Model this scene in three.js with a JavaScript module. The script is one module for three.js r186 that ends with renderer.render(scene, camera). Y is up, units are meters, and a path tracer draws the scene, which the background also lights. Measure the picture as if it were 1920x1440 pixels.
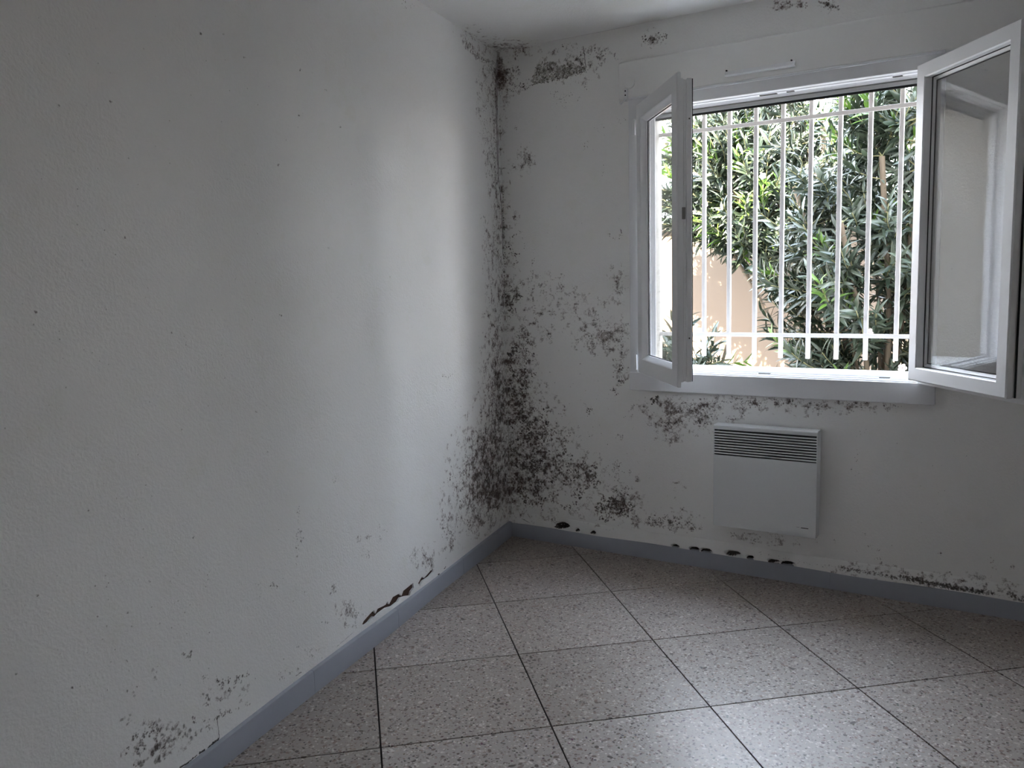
import * as THREE from 'three';
import { mergeGeometries, mergeVertices, toCreasedNormals } from 'three/addons/utils/BufferGeometryUtils.js';
import { RoundedBoxGeometry } from 'three/addons/geometries/RoundedBoxGeometry.js';

// ---------------------------------------------------------------- camera, sky, sun, exposure
const scene = new THREE.Scene();
const FOCAL = 1576.8;                                   // pixels, for a 1920 x 1440 frame
const camera = new THREE.PerspectiveCamera(2 * Math.atan(720 / FOCAL) * 180 / Math.PI, 1920 / 1440, 0.05, 200);
camera.position.set(2.338, 1.3045, 3.5727);
camera.rotation.set(-0.11914, 0.57285, -0.02536, 'YXZ');
camera.updateMatrixWorld(true);

const SUN = new THREE.Vector3(-0.31, 1.28, 0.95).normalize();
// hazy bright sky: whitish at the horizon, a little bluer overhead, the same all round
{
  const w = 64, h = 64, data = new Float32Array(w * h * 4);
  for (let j = 0; j < h; j++) for (let i = 0; i < w; i++) {
    const e = Math.max(0, Math.sin(((j + 0.5) / h - 0.5) * Math.PI)), k = Math.pow(e, 0.7), o = (j * w + i) * 4;
    data[o] = 2.07 - 0.78 * k; data[o + 1] = 2.10 - 0.55 * k; data[o + 2] = 2.13 - 0.18 * k; data[o + 3] = 1;
  }
  const t = new THREE.DataTexture(data, w, h, THREE.RGBAFormat, THREE.FloatType);
  t.mapping = THREE.EquirectangularReflectionMapping; t.magFilter = THREE.LinearFilter; t.needsUpdate = true;
  scene.background = t; scene.environment = t;
}

const sun = new THREE.DirectionalLight(0xfff1dc, 6);
sun.name = 'sun_light';
sun.position.copy(SUN).multiplyScalar(20);
sun.castShadow = true;
Object.assign(sun.shadow.camera, { left: -8, right: 8, top: 8, bottom: -8, near: 1, far: 50 });
sun.shadow.mapSize.set(4096, 4096);
scene.add(sun, sun.target);

const renderer = new THREE.WebGLRenderer();
renderer.toneMapping = THREE.LinearToneMapping;
renderer.toneMappingExposure = 13.3;
renderer.shadowMap.enabled = true;

// ---------------------------------------------------------------- helpers
let seed = 12345;
const rnd = () => { seed = (seed + 0x6d2b79f5) | 0; let t = Math.imul(seed ^ (seed >>> 15), 1 | seed); t = (t + Math.imul(t ^ (t >>> 7), 61 | t)) ^ t; return ((t ^ (t >>> 14)) >>> 0) / 4294967296; };
const rr = (a, b) => a + (b - a) * rnd();
const gauss = () => (rnd() + rnd() + rnd() + rnd() - 2) * 0.87;
const V = (x, y, z) => new THREE.Vector3(x, y, z);
function mesh(name, geometry, material, parent) {
  const m = new THREE.Mesh(geometry, material);
  m.name = name; m.castShadow = m.receiveShadow = true;
  parent.add(m);
  return m;
}
function group(name, data, position, parent = scene) {
  const g = new THREE.Group();
  g.name = name; g.userData = data;
  if (position) g.position.set(...position);
  parent.add(g);
  return g;
}
const box = (x0, x1, y0, y1, z0, z1) => new THREE.BoxGeometry(x1 - x0, y1 - y0, z1 - z0).translate((x0 + x1) / 2, (y0 + y1) / 2, (z0 + z1) / 2);
function rbox(x0, x1, y0, y1, z0, z1, r, seg = 2) {
  return new RoundedBoxGeometry(x1 - x0, y1 - y0, z1 - z0, seg, r).translate((x0 + x1) / 2, (y0 + y1) / 2, (z0 + z1) / 2);
}
const mat = (o) => new THREE.MeshStandardMaterial({ side: THREE.DoubleSide, ...o });

// the room: window wall at z = 0, the left wall leaves the corner (0, 0) at 78 degrees to it
const H = 2.423, A = 0.20345;
const LD = V(Math.sin(A), 0, Math.cos(A)), LN = V(Math.cos(A), 0, -Math.sin(A));
const ROOM_X = 3.35, ROOM_Z = 4.6;
const SL = ROOM_Z / LD.z;                               // length of the left wall
// window
const HXL = 0.7435, HXR = 1.9235, PZ = 0.03, SY0 = 0.884, SY1 = 2.073, SW = (HXR - HXL) / 2;
const TL = 51 * Math.PI / 180, TR = 128 * Math.PI / 180;
const FX0 = 0.698, FX1 = 1.969, FY0 = 0.803, FY1 = 2.105;
const FILL_DOOR_TURN = 0.065;
const FILL_DOOR = [2.3, 3.2, 2.05];  // unseen doorway added behind the camera to admit fill daylight
const RX0 = 0.700, RX1 = 1.966, REVEAL = -0.36;

// a pixel of the photograph -> the wall or ceiling point that it shows
const ray = (u, v) => V((u - 960) / FOCAL, (720 - v) / FOCAL, -1).applyEuler(camera.rotation);
function hit(u, v) {
  const d = ray(u, v), c = camera.position, out = [];
  const tl = -c.dot(LN) / d.dot(LN), tb = -c.z / d.z, tc = (H - c.y) / d.y;
  if (tl > 0) out.push([tl, 'L']);
  if (tb > 0) out.push([tb, 'B']);
  if (tc > 0) out.push([tc, 'C']);
  out.sort((a, b) => a[0] - b[0]);
  const [t, k] = out[0], p = d.multiplyScalar(t).add(c);
  return k === 'L' ? [k, p.dot(LD), p.y] : k === 'B' ? [k, p.x, p.y] : [k, p.x, p.z];
}
function toPixel(p) {
  const q = p.clone().applyMatrix4(camera.matrixWorldInverse);
  return [960 + FOCAL * q.x / -q.z, 720 - FOCAL * q.y / -q.z, -q.z];
}
camera.matrixWorldInverse.copy(camera.matrixWorld).invert();
const atDepth = (u, v, z) => { const d = ray(u, v), t = (z - camera.position.z) / d.z; return [camera.position.x + d.x * t, camera.position.y + d.y * t, z]; };

// ---------------------------------------------------------------- computed textures
function canvasOf(w, h) { const c = document.createElement('canvas'); c.width = w; c.height = h; return c; }
function textureOf(canvas, srgb, repeat) {
  const t = new THREE.CanvasTexture(canvas);
  if (srgb) t.colorSpace = THREE.SRGBColorSpace;
  t.wrapS = t.wrapT = repeat;
  return t;
}
function noiseGrid(n) { const a = new Float32Array(n * n); for (let i = 0; i < a.length; i++) a[i] = rnd(); return a; }
function smoothNoise(g, n, x, y) {
  const xi = Math.floor(x), yi = Math.floor(y), fx = x - xi, fy = y - yi, m = (v) => ((v % n) + n) % n;
  const s = fx * fx * (3 - 2 * fx), t = fy * fy * (3 - 2 * fy), a = m(xi), b = m(xi + 1), c = m(yi) * n, d = m(yi + 1) * n;
  return (g[a + c] * (1 - s) + g[b + c] * s) * (1 - t) + (g[a + d] * (1 - s) + g[b + d] * s) * t;
}
// fine roller-stipple relief of painted plaster, tiles every 0.4 m
function stipple() {
  const N = 512, data = new Uint8Array(N * N * 4), g1 = noiseGrid(64), g2 = noiseGrid(128), g3 = noiseGrid(16);
  for (let y = 0; y < N; y++) for (let x = 0; x < N; x++) {
    const v = 0.45 * smoothNoise(g1, 64, x / 8, y / 8) + 0.3 * smoothNoise(g2, 128, x / 4, y / 4) + 0.25 * smoothNoise(g3, 16, x / 32, y / 32);
    const i = (y * N + x) * 4; data[i] = data[i + 1] = data[i + 2] = v * 255; data[i + 3] = 255;
  }
  const t = new THREE.DataTexture(data, N, N);
  t.magFilter = THREE.LinearFilter; t.wrapS = t.wrapT = THREE.RepeatWrapping; t.needsUpdate = true;
  return t;
}
const STIPPLE = stipple();

// painted surfaces carrying mould: one canvas per surface, drawn in metres
const surfaces = {
  L: { w: 3.0, h: H, cw: 2048, ch: 1654 },
  B: { w: 2.6, h: H, cw: 2048, ch: 1908 },
  C: { w: 2.6, h: 2.6, cw: 1024, ch: 1024 },
};
for (const s of Object.values(surfaces)) {
  s.canvas = canvasOf(s.cw, s.ch); s.g = s.canvas.getContext('2d'); s.k = s.cw / s.w;
  s.g.fillStyle = 'rgb(240,239,237)'; s.g.fillRect(0, 0, s.cw, s.ch);
  // uneven old paint: faint blotches with ragged outlines
  for (let i = 0; i < 900; i++) {
    const x = rnd() * s.cw, y = rnd() * s.ch, r = rr(4, 26), warm = rnd();
    s.g.fillStyle = warm < 0.5 ? 'rgba(214,208,200,0.05)' : 'rgba(240,241,242,0.06)';
    blob(s.g, x, y, r, rr(0.6, 1.6));
  }
}
function blob(g, x, y, r, aspect = 1, turn = rnd() * 6.28) {
  const n = r < 2 ? 5 : 8 + Math.floor(rnd() * 4), c = Math.cos(turn), s = Math.sin(turn);
  g.beginPath();
  for (let i = 0; i < n; i++) {
    const a = i / n * 6.2832, q = r * rr(0.6, 1.25), px = Math.cos(a) * q * aspect, py = Math.sin(a) * q;
    g.lineTo(x + px * c - py * s, y + px * s + py * c);
  }
  g.closePath(); g.fill();
}
const MOULD = [[38, 32, 31], [52, 44, 42], [66, 57, 54], [84, 76, 70], [60, 56, 46]];
const BROWN = [[70, 50, 46], [84, 62, 56], [58, 42, 40], [96, 78, 70]];
function place(u, v) {
  const [k, a, b] = hit(u, v), s = surfaces[k];
  return [s, a * s.k, k === 'C' ? b * s.k : (H - b) * s.k];
}
function speck(u, v, mm, alpha, palette = MOULD, aspect = rr(1, 1.9)) {
  const [s, x, y] = place(u, v), c = palette[Math.floor(rnd() * palette.length)];
  if (x < -9 || y < -9 || x > s.cw + 9) return;
  s.g.fillStyle = `rgba(${c[0]},${c[1]},${c[2]},${alpha})`;
  blob(s.g, x, y, mm * s.k / 1000, aspect);
}
// growth: soft-edged regions (in pixels of the photograph) where mould is thick; drawn after all specks, through noise
const growth = [];
const thick = (cx, cy, rx, ry, amount, brown = 0) => growth.push([cx, cy, rx, ry, amount, brown]);
// cluster inside a pixel box: clumps of specks, and growth below them where asked for
function cluster(x0, y0, x1, y1, n, mm0 = 1, mm1 = 3.4, alpha = 0.8, { clump = 7, stain = 0, palette = MOULD, spread = 0.42 } = {}) {
  const cx = (x0 + x1) / 2, cy = (y0 + y1) / 2, rx = (x1 - x0) * spread, ry = (y1 - y0) * spread;
  if (stain) thick(cx, cy, (x1 - x0) * 0.5, (y1 - y0) * 0.5, Math.min(0.75, 0.16 + stain * 14 / ((x1 - x0) * (y1 - y0)) + 0.12 * alpha), palette === BROWN ? 1 : 0.25);
  const clumps = Math.max(1, Math.round(n / 6));
  for (let i = 0; i < clumps; i++) {
    const u = cx + gauss() * rx * 1.25, v = cy + gauss() * ry * 1.25;
    for (let j = 0; j < 6; j++) {
      const q = rnd();
      speck(u + gauss() * clump, v + gauss() * clump, mm0 + (mm1 - mm0) * q * q, alpha * rr(0.45, 1.1), palette);
    }
  }
}
function band(pts, n, width, mm0, mm1, alpha, palette = MOULD) {
  const seg = []; let total = 0;
  for (let i = 1; i < pts.length; i++) { const l = Math.hypot(pts[i][0] - pts[i - 1][0], pts[i][1] - pts[i - 1][1]); seg.push(l); total += l; }
  for (let i = 0; i < n; i++) {
    let t = rnd() * total, k = 0;
    while (t > seg[k] && k < seg.length - 1) t -= seg[k++];
    const f = t / seg[k], q = rnd();
    speck(pts[k][0] + (pts[k + 1][0] - pts[k][0]) * f + gauss() * width, pts[k][1] + (pts[k + 1][1] - pts[k][1]) * f + gauss() * width, mm0 + (mm1 - mm0) * q * q, alpha * rr(0.5, 1.1), palette);
  }
}
function patch(pts, palette, alpha, grain = 200) {                 // a ragged stain built up from overlapping blots
  const xs = pts.map((p) => p[0]), ys = pts.map((p) => p[1]), bx = [Math.min(...xs), Math.max(...xs)], by = [Math.min(...ys), Math.max(...ys)];
  const inside = (x, y) => { let r = false; for (let i = 0, j = pts.length - 1; i < pts.length; j = i++) { const [xi, yi] = pts[i], [xj, yj] = pts[j]; if (yi > y !== yj > y && x < (xj - xi) * (y - yi) / (yj - yi) + xi) r = !r; } return r; };
  for (let i = 0; i < grain * 3.2; i++) {
    const u = rr(...bx), v = rr(...by);
    if (!inside(u, v)) continue;
    const big = i < grain * 1.4;
    speck(u + gauss() * 1.5, v + gauss() * 1.5, big ? rr(3, 7) : rr(0.8, 3.4), big ? alpha * rr(0.2, 0.55) : rr(0.3, 0.85), !big && rnd() < 0.22 ? [[196, 192, 184], [150, 144, 134]] : palette);
  }
}
function crack(pts, mm, alpha = 0.9, color = '24,20,19') {
  const p0 = place(...pts[0]), s = p0[0];
  s.g.strokeStyle = `rgba(${color},${alpha})`;
  for (let i = 0; i + 1 < pts.length; i++) {
    const [u, v] = pts[i], [u2, v2] = pts[i + 1];
    let a = place(u, v);
    for (let j = 1; j <= 5; j++) {
      const b = place(u + (u2 - u) * j / 5 + gauss() * 0.7, v + (v2 - v) * j / 5 + gauss() * 0.7);
      s.g.lineWidth = mm * rr(0.4, 1.3) * s.k / 1000;
      s.g.beginPath(); s.g.moveTo(a[1], a[2]); s.g.lineTo(b[1], b[2]); s.g.stroke();
      a = b;
    }
  }
}
const zoomed = (ox, oy, k) => (pts) => pts.map(([x, y]) => [ox + x / k, oy + y / k]);
{
  // upper corner
  const a = zoomed(840, 30, 4.8);
  patch(a([[760, 560], [800, 430], [860, 410], [930, 412], [1000, 440], [1060, 430], [1110, 410], [1150, 450], [1240, 460], [1255, 492], [1120, 530], [1050, 560], [900, 590], [800, 605], [755, 620]]), [[76, 70, 60], [50, 46, 40], [96, 90, 78], [58, 44, 40]], 0.5, 420);
  band(a([[480, 690], [560, 670], [620, 690], [720, 640], [800, 600], [900, 590], [1050, 555], [1240, 490]]), 150, 3, 0.8, 3.2, 0.8);
  patch(a([[440, 380], [480, 370], [500, 440], [520, 520], [515, 640], [480, 660], [450, 600]]), BROWN, 0.5, 120);
  cluster(932, 110, 952, 168, 110, 1, 4, 0.8, { palette: BROWN, stain: 10 });
  cluster(950, 110, 970, 165, 40, 1, 4, 0.6, { stain: 5 });
  cluster(1048, 82, 1132, 116, 70, 0.8, 3, 0.85);
  cluster(1112, 98, 1132, 114, 26, 1, 3.4, 0.85, { clump: 4 });
  crack(a([[1215, 270], [1230, 350], [1232, 420], [1245, 460]]), 2.5);
  cluster(955, 150, 990, 172, 34, 1, 3.6, 0.8);
  cluster(1024, 158, 1090, 200, 48, 0.7, 2.4, 0.8);
  cluster(1070, 140, 1140, 165, 24, 0.8, 2.4, 0.5);
  cluster(1070, 235, 1165, 320, 30, 0.7, 2, 0.75, { clump: 10 });
  cluster(962, 230, 974, 246, 12, 0.8, 2.4, 0.8, { clump: 3 });
  cluster(975, 285, 994, 318, 26, 0.8, 3, 0.35, { stain: 7, palette: [[96, 90, 76], [72, 66, 58]] });
  cluster(950, 300, 965, 325, 14, 0.8, 2.6, 0.4, { stain: 3 });
  patch(a([[125, 225], [150, 198], [205, 245], [270, 320], [300, 360], [380, 400], [370, 425], [290, 400], [240, 370], [190, 320], [135, 275]]), [[70, 58, 54], [50, 42, 40], [84, 76, 66]], 0.6, 170);
  band(a([[300, 400], [420, 420]]), 60, 3, 1, 3, 0.8);
  band(a([[340, 400], [350, 700], [345, 1000], [380, 1440]]), 250, 7, 0.8, 2.8, 0.78);
  band(a([[400, 420], [405, 800], [420, 1100], [430, 1440]]), 330, 3.5, 0.8, 3, 0.8);
  band(a([[270, 480], [285, 900], [300, 1180]]), 36, 5, 0.8, 2.4, 0.7);
  for (let i = 0; i < 2; i++) crack([[931, 112], [930, 160], [931, 230], [934, 330], [938, 360], [943, 430]], 5, 0.9, '40,30,29');
  crack([[933, 112], [932, 160], [933, 230], [936, 330]], 6, 0.8, '52,38,36');
  cluster(864, 50, 912, 76, 40, 0.8, 3.6, 0.5, { palette: BROWN, clump: 4 });
  cluster(915, 78, 990, 100, 110, 1, 5, 0.6, { palette: BROWN, stain: 14, clump: 5 });
  crack(a([[840, 248], [940, 228], [1030, 215]]), 2, 0.5, '90,80,72');
  cluster(745, 8, 778, 26, 20, 0.8, 2.4, 0.8, { clump: 4 });
  // above the window
  cluster(1208, 56, 1248, 86, 60, 1, 3.6, 0.85, { clump: 5, stain: 5 });
  cluster(1532, 0, 1560, 18, 46, 1.2, 4.4, 0.8, { clump: 4, stain: 6, palette: [...MOULD, ...BROWN] });
  cluster(1448, 2, 1530, 16, 34, 1, 4, 0.55, { clump: 5, stain: 4, palette: BROWN });
  cluster(1560, 4, 1592, 20, 12, 1, 3, 0.4, { clump: 4 });
  crack([[1153, 100], [1152, 106]], 3);
  cluster(1148, 92, 1166, 128, 6, 0.8, 2, 0.6);
}
{
  // middle of the corner
  const b = zoomed(820, 320, 4);
  band(b([[430, 0], [445, 120], [450, 300], [440, 500], [430, 620], [480, 760], [480, 900], [470, 1100], [455, 1300], [455, 1440]]), 400, 5, 0.8, 3.2, 0.75);
  band(b([[350, 330], [365, 480], [385, 600], [405, 780], [405, 1000], [380, 1080], [420, 1160], [430, 1440]]), 180, 6, 0.8, 3, 0.75);
  band(b([[490, 130], [490, 300], [500, 420], [500, 800], [500, 950]]), 160, 2.4, 0.8, 3, 0.8);
  cluster(948, 450, 974, 497, 74, 1, 4, 0.85, { clump: 5 });
  band(b([[615, 440], [650, 520], [660, 600]]), 14, 3, 0.8, 2, 0.7);
  band(b([[730, 590], [715, 700], [710, 800], [700, 850]]), 40, 2.6, 0.8, 2.4, 0.75);
  cluster(944, 530, 982, 592, 130, 1.2, 5, 0.85, { clump: 5, stain: 8 });
  band(b([[690, 900], [720, 980], [735, 1110]]), 60, 3.5, 0.8, 2.6, 0.75);
  cluster(976, 515, 1004, 545, 34, 0.8, 2.8, 0.8);
  cluster(970, 605, 998, 672, 130, 1, 3.8, 0.85, { clump: 5 });
  cluster(950, 648, 976, 676, 46, 2, 6, 0.85, { clump: 4 });
  cluster(1018, 604, 1038, 640, 40, 0.8, 2.6, 0.65, { clump: 5, stain: 7 });
  cluster(1000, 505, 1055, 570, 60, 0.7, 2, 0.35, { clump: 9 });
  cluster(1050, 545, 1125, 620, 70, 0.7, 2.2, 0.3, { clump: 10 });
  cluster(1097, 596, 1168, 655, 110, 0.8, 3, 0.55, { clump: 6, stain: 14 });
  patch(b([[1205, 1225], [1260, 1205], [1330, 1215], [1325, 1260], [1250, 1275], [1210, 1265]]), [[150, 140, 134], [128, 116, 110]], 0.6, 60);
  band(b([[1120, 1215], [1160, 1250], [1180, 1330]]), 50, 3, 0.8, 2.4, 0.8);
  band(b([[1290, 1190], [1350, 1200], [1385, 1180], [1385, 1440]]), 90, 3, 0.8, 2.6, 0.75);
  cluster(1150, 505, 1168, 556, 70, 0.8, 2.6, 0.4, { clump: 5, stain: 10 });
  cluster(1135, 430, 1166, 470, 26, 0.7, 2, 0.75, { clump: 5 });
  crack(b([[1374, 438], [1380, 470]]), 2.6);
  cluster(955, 395, 975, 425, 30, 0.8, 2.6, 0.3, { stain: 6, palette: BROWN });
}
{
  // foot of the corner
  const c = zoomed(820, 660, 4);
  for (const [x0, y0, x1, y1, n, r] of [
    [385, 60, 520, 330, 240, 4], [380, 300, 520, 560, 220, 4], [290, 500, 520, 760, 330, 4], [190, 640, 520, 920, 460, 4.4], [150, 800, 520, 1080, 520, 4.6], [160, 980, 500, 1200, 330, 4], [200, 1160, 420, 1330, 150, 3.6],
    [520, 0, 700, 260, 250, 4], [530, 200, 700, 460, 220, 4.6], [540, 400, 860, 640, 300, 5], [545, 560, 940, 840, 420, 5.2], [550, 760, 1000, 920, 320, 5], [560, 900, 860, 1080, 220, 5], [580, 1060, 880, 1160, 120, 5],
    [1050, 820, 1220, 1010, 150, 5], [1180, 1090, 1330, 1240, 170, 5], [1290, 1040, 1440, 1220, 220, 5], [1020, 1020, 1110, 1110, 60, 4.6], [945, 1145, 1005, 1195, 24, 4], [860, 860, 1060, 1000, 110, 4], [840, 1060, 900, 1120, 20, 4],
    [860, 500, 1000, 740, 80, 2.6], [1110, 370, 1220, 490, 40, 3], [1330, 70, 1400, 240, 80, 3.4], [1310, 270, 1350, 310, 14, 3], [1000, 560, 1160, 640, 20, 2.2], [1200, 780, 1420, 980, 60, 2.6], [40, 1240, 160, 1420, 70, 3.4], [180, 1250, 320, 1400, 70, 3.2], [100, 880, 220, 1040, 50, 2.6], [300, 40, 380, 400, 40, 2.6], [50, 170, 90, 240, 18, 2.4],
  ]) cluster(820 + x0 / 4, 660 + y0 / 4, 820 + x1 / 4, 660 + y1 / 4, n, 0.9, r, 0.78, { clump: 4.5, stain: n > 100 ? Math.round(n / 7) : 0, palette: [...MOULD, MOULD[1], MOULD[2], BROWN[2]] });
  patch(c([[455, 1020], [525, 1010], [528, 1110], [480, 1130], [450, 1080]]), [[82, 70, 58], [66, 54, 46]], 0.55, 60);
  patch(c([[360, 1040], [420, 1010], [400, 1130], [365, 1130]]), [[92, 74, 70], [70, 56, 54]], 0.4, 50);
  crack(c([[380, 1170], [440, 1165], [470, 1140]]), 3);
  crack(c([[640, 1245], [700, 1275]]), 2.5, 0.7);
  cluster(970, 1055 - 60, 978, 1000, 2, 1, 2, 0.8);
}
{
  // below the window
  const d = zoomed(1140, 700, 4);
  patch(d([[408, 215], [440, 200], [470, 215], [500, 260], [528, 285], [500, 312], [430, 315], [425, 255]]), [[104, 88, 84], [84, 68, 66], [120, 106, 100]], 0.75, 90);
  for (const [x0, y0, x1, y1, n, r, al] of [
    [320, 165, 400, 235, 60, 4.4, 0.9], [390, 310, 520, 420, 90, 3, 0.7], [520, 170, 700, 300, 70, 3, 0.5], [600, 250, 800, 380, 150, 3, 0.55], [660, 330, 760, 400, 60, 3, 0.7], [380, 400, 500, 500, 50, 2.6, 0.4], [280, 340, 350, 400, 14, 3, 0.8],
    [700, 170, 800, 260, 40, 2.6, 0.6], [900, 175, 1160, 250, 90, 3, 0.6], [1060, 190, 1140, 240, 40, 3.6, 0.6], [940, 240, 1060, 300, 40, 2.4, 0.7], [900, 320, 1000, 370, 24, 2.4, 0.6], [1180, 190, 1440, 250, 80, 3, 0.55], [1340, 190, 1400, 230, 20, 3.6, 0.75],
    [150, 245, 190, 340, 24, 3, 0.6], [60, 450, 115, 500, 16, 3, 0.6], [30, 650, 90, 770, 16, 2.2, 0.7], [160, 720, 190, 760, 8, 2.4, 0.9], [200, 770, 260, 820, 10, 3, 0.4], [30, 100, 70, 150, 12, 2.6, 0.9], [0, 820, 180, 1000, 110, 3, 0.5], [0, 940, 240, 1080, 200, 3.6, 0.6],
    [300, 1060, 480, 1150, 110, 3.6, 0.7], [400, 1080, 560, 1150, 70, 3.4, 0.8], [590, 1120, 690, 1190, 40, 3, 0.7], [900, 1190, 950, 1240, 18, 4, 0.7], [1060, 1230, 1110, 1280, 12, 3, 0.5], [540, 1010, 570, 1040, 10, 3, 0.35], [470, 800, 580, 900, 10, 1.8, 0.5],
  ]) cluster(1140 + x0 / 4, 700 + y0 / 4, 1140 + x1 / 4, 700 + y1 / 4, n, 0.8, r, al, { clump: 4, stain: Math.round(n / 12) });
  // right of the heater and along the bulge above the skirting
  cluster(1490, 745, 1560, 775, 60, 0.8, 2.6, 0.5, { clump: 5, stain: 6 });
  cluster(1550, 748, 1660, 776, 60, 0.8, 2.8, 0.5, { clump: 6, stain: 8 });
  cluster(1640, 755, 1700, 775, 20, 0.8, 3, 0.5);
  cluster(1540, 780, 1640, 900, 20, 0.7, 1.8, 0.6, { clump: 14 });
  cluster(1600, 1010, 1680, 1050, 14, 0.8, 2.2, 0.5);
  cluster(1850, 1030, 1900, 1080, 20, 1, 3, 0.4, { palette: BROWN });
  for (const [x, y] of [[1625, 1005], [1648, 1032], [1572, 1015], [1770, 1035], [1895, 1062]]) cluster(x - 8, y - 5, x + 8, y + 5, 8, 0.8, 2.4, 0.6, { clump: 4 });
  band([[1577, 1063], [1605, 1068], [1650, 1075], [1720, 1088], [1790, 1100], [1868, 1112]], 420, 4, 1, 4, 0.55);
  band([[1690, 1078], [1740, 1090], [1800, 1102], [1860, 1110]], 300, 4, 1, 4.4, 0.6);
  band([[1890, 1112], [1920, 1122]], 50, 5, 1, 4, 0.6);
  band([[1420, 1035], [1500, 1052], [1577, 1064]], 40, 3, 1, 3, 0.25);
  // left wall
  const e = zoomed(200, 1160, 3.692);
  for (const [x0, y0, x1, y1, n, r, al] of [
    [110, 640, 190, 740, 26, 4, 0.3], [170, 740, 230, 850, 24, 3, 0.8], [280, 730, 370, 830, 60, 3, 0.75], [225, 800, 285, 880, 40, 3, 0.7], [380, 760, 480, 880, 60, 5, 0.4], [150, 870, 280, 950, 50, 3, 0.7], [330, 930, 400, 1020, 40, 5, 0.4], [500, 740, 660, 870, 80, 4, 0.4], [590, 680, 620, 720, 12, 3, 0.9], [640, 700, 740, 800, 30, 3, 0.5],
    [660, 520, 720, 600, 34, 3.4, 0.7], [750, 540, 800, 600, 16, 3, 0.5], [770, 620, 850, 680, 44, 3, 0.65], [640, 400, 690, 450, 16, 2.4, 0.6], [740, 400, 880, 470, 46, 3, 0.75], [880, 380, 1020, 470, 50, 3, 0.8], [820, 480, 860, 520, 10, 3, 0.9], [880, 540, 1010, 620, 26, 4, 0.4], [500, 220, 600, 280, 26, 3, 0.5], [750, 660, 790, 720, 16, 3, 0.9], [1150, 290, 1340, 470, 40, 3, 0.5], [1290, 180, 1460, 320, 40, 3, 0.45], [200, 980, 260, 1034, 20, 5, 0.4],
    [320, 330, 340, 430, 14, 4, 0.3], [150, 500, 260, 560, 14, 5, 0.3], [1640, 20, 1720, 60, 16, 3, 0.6],
  ]) cluster(200 + x0 / 3.692, 1160 + y0 / 3.692, 200 + x1 / 3.692, 1160 + y1 / 3.692, n, 0.8, r, al * 0.9, { clump: 4 });
  crack(e([[762, 690], [775, 770], [780, 830]]), 1.6, 0.7);
  crack(e([[700, 895], [740, 860], [776, 835]]), 7);
  crack(e([[640, 930], [680, 908]]), 5);
  crack(e([[505, 1030], [560, 1000], [600, 965], [625, 945]]), 4);
  crack(e([[1310, 395], [1350, 370]]), 2, 0.6);
  const f = zoomed(560, 960, 4.571);
  for (const [x0, y0, x1, y1, n, r, al] of [
    [985, 330, 1020, 420, 26, 3, 0.8], [1040, 350, 1180, 470, 60, 3.4, 0.4], [390, 770, 450, 830, 30, 3.4, 0.4], [430, 800, 530, 920, 60, 4, 0.35], [270, 560, 320, 700, 26, 2.6, 0.6], [1230, 70, 1350, 240, 60, 3, 0.75], [1190, 210, 1420, 360, 30, 2.4, 0.7], [500, 200, 620, 260, 14, 2.2, 0.6], [680, 110, 730, 230, 14, 2.2, 0.7], [0, 130, 30, 370, 26, 2.6, 0.6], [380, 940, 480, 1000, 20, 2.6, 0.6], [1400, 40, 1680, 150, 60, 3, 0.6],
    [540, 280, 620, 410, 12, 2, 0.6], [230, 920, 260, 950, 6, 3, 0.6],
  ]) cluster(560 + x0 / 4.571, 960 + y0 / 4.571, 560 + x1 / 4.571, 960 + y1 / 4.571, n, 0.8, r, al, { clump: 4, stain: Math.round(n / 14) });
  crack(f([[1245, 490], [1262, 465]]), 3);
  crack(f([[1195, 540], [1208, 528]]), 5);
  crack(f([[330, 1150], [400, 1090], [470, 1030]]), 1.4, 0.4, '70,68,80');
  band([[560, 945], [558, 1010], [556, 1065]], 30, 2, 0.8, 2.4, 0.6);
  cluster(505, 1090, 520, 1110, 18, 0.8, 2.6, 0.8, { clump: 3 });
  cluster(470, 1070, 500, 1130, 14, 0.8, 2.2, 0.5);
  cluster(835, 690, 848, 730, 10, 1, 3, 0.4); cluster(840, 740, 856, 790, 10, 1, 3, 0.3);
  cluster(616, 890, 636, 915, 14, 1, 3, 0.3);
  for (const [x, y, r] of [[342, 805, 4], [166, 960, 3], [363, 1009, 3], [70, 1118, 5], [281, 1090, 3], [240, 1150, 3], [248, 1175, 2], [346, 1228, 3], [237, 1240, 2], [480, 772, 2], [503, 846, 2], [132, 1290, 4], [30, 1265, 3], [71, 590, 5], [237, 443, 4], [375, 62, 5], [420, 62, 5], [457, 108, 4], [563, 131, 4], [610, 168, 3], [563, 214, 4], [637, 238, 3], [522, 310, 3], [208, 191, 3], [112, 196, 3], [529, 592, 4], [323, 624, 3], [615, 466, 3]]) {
    cluster(x - r, y - r, x + r, y + r, 8, 0.8, r * 0.6, 0.5, { clump: 2, spread: 0.3 });
  }
  for (let i = 0; i < 260; i++) speck(rr(0, 860), rr(20, 1300), rr(0.5, 1.5), rr(0.15, 0.55));
  for (let i = 0; i < 110; i++) speck(rr(150, 720), rr(1060, 1400), rr(0.6, 1.8), rr(0.25, 0.7));
  for (let i = 0; i < 200; i++) speck(rr(960, 1900), rr(150, 1060), rr(0.5, 1.5), rr(0.15, 0.5));
  for (let i = 0; i < 220; i++) speck(rr(860, 1200), rr(620, 980), rr(0.6, 2), rr(0.3, 0.75));
}
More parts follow.
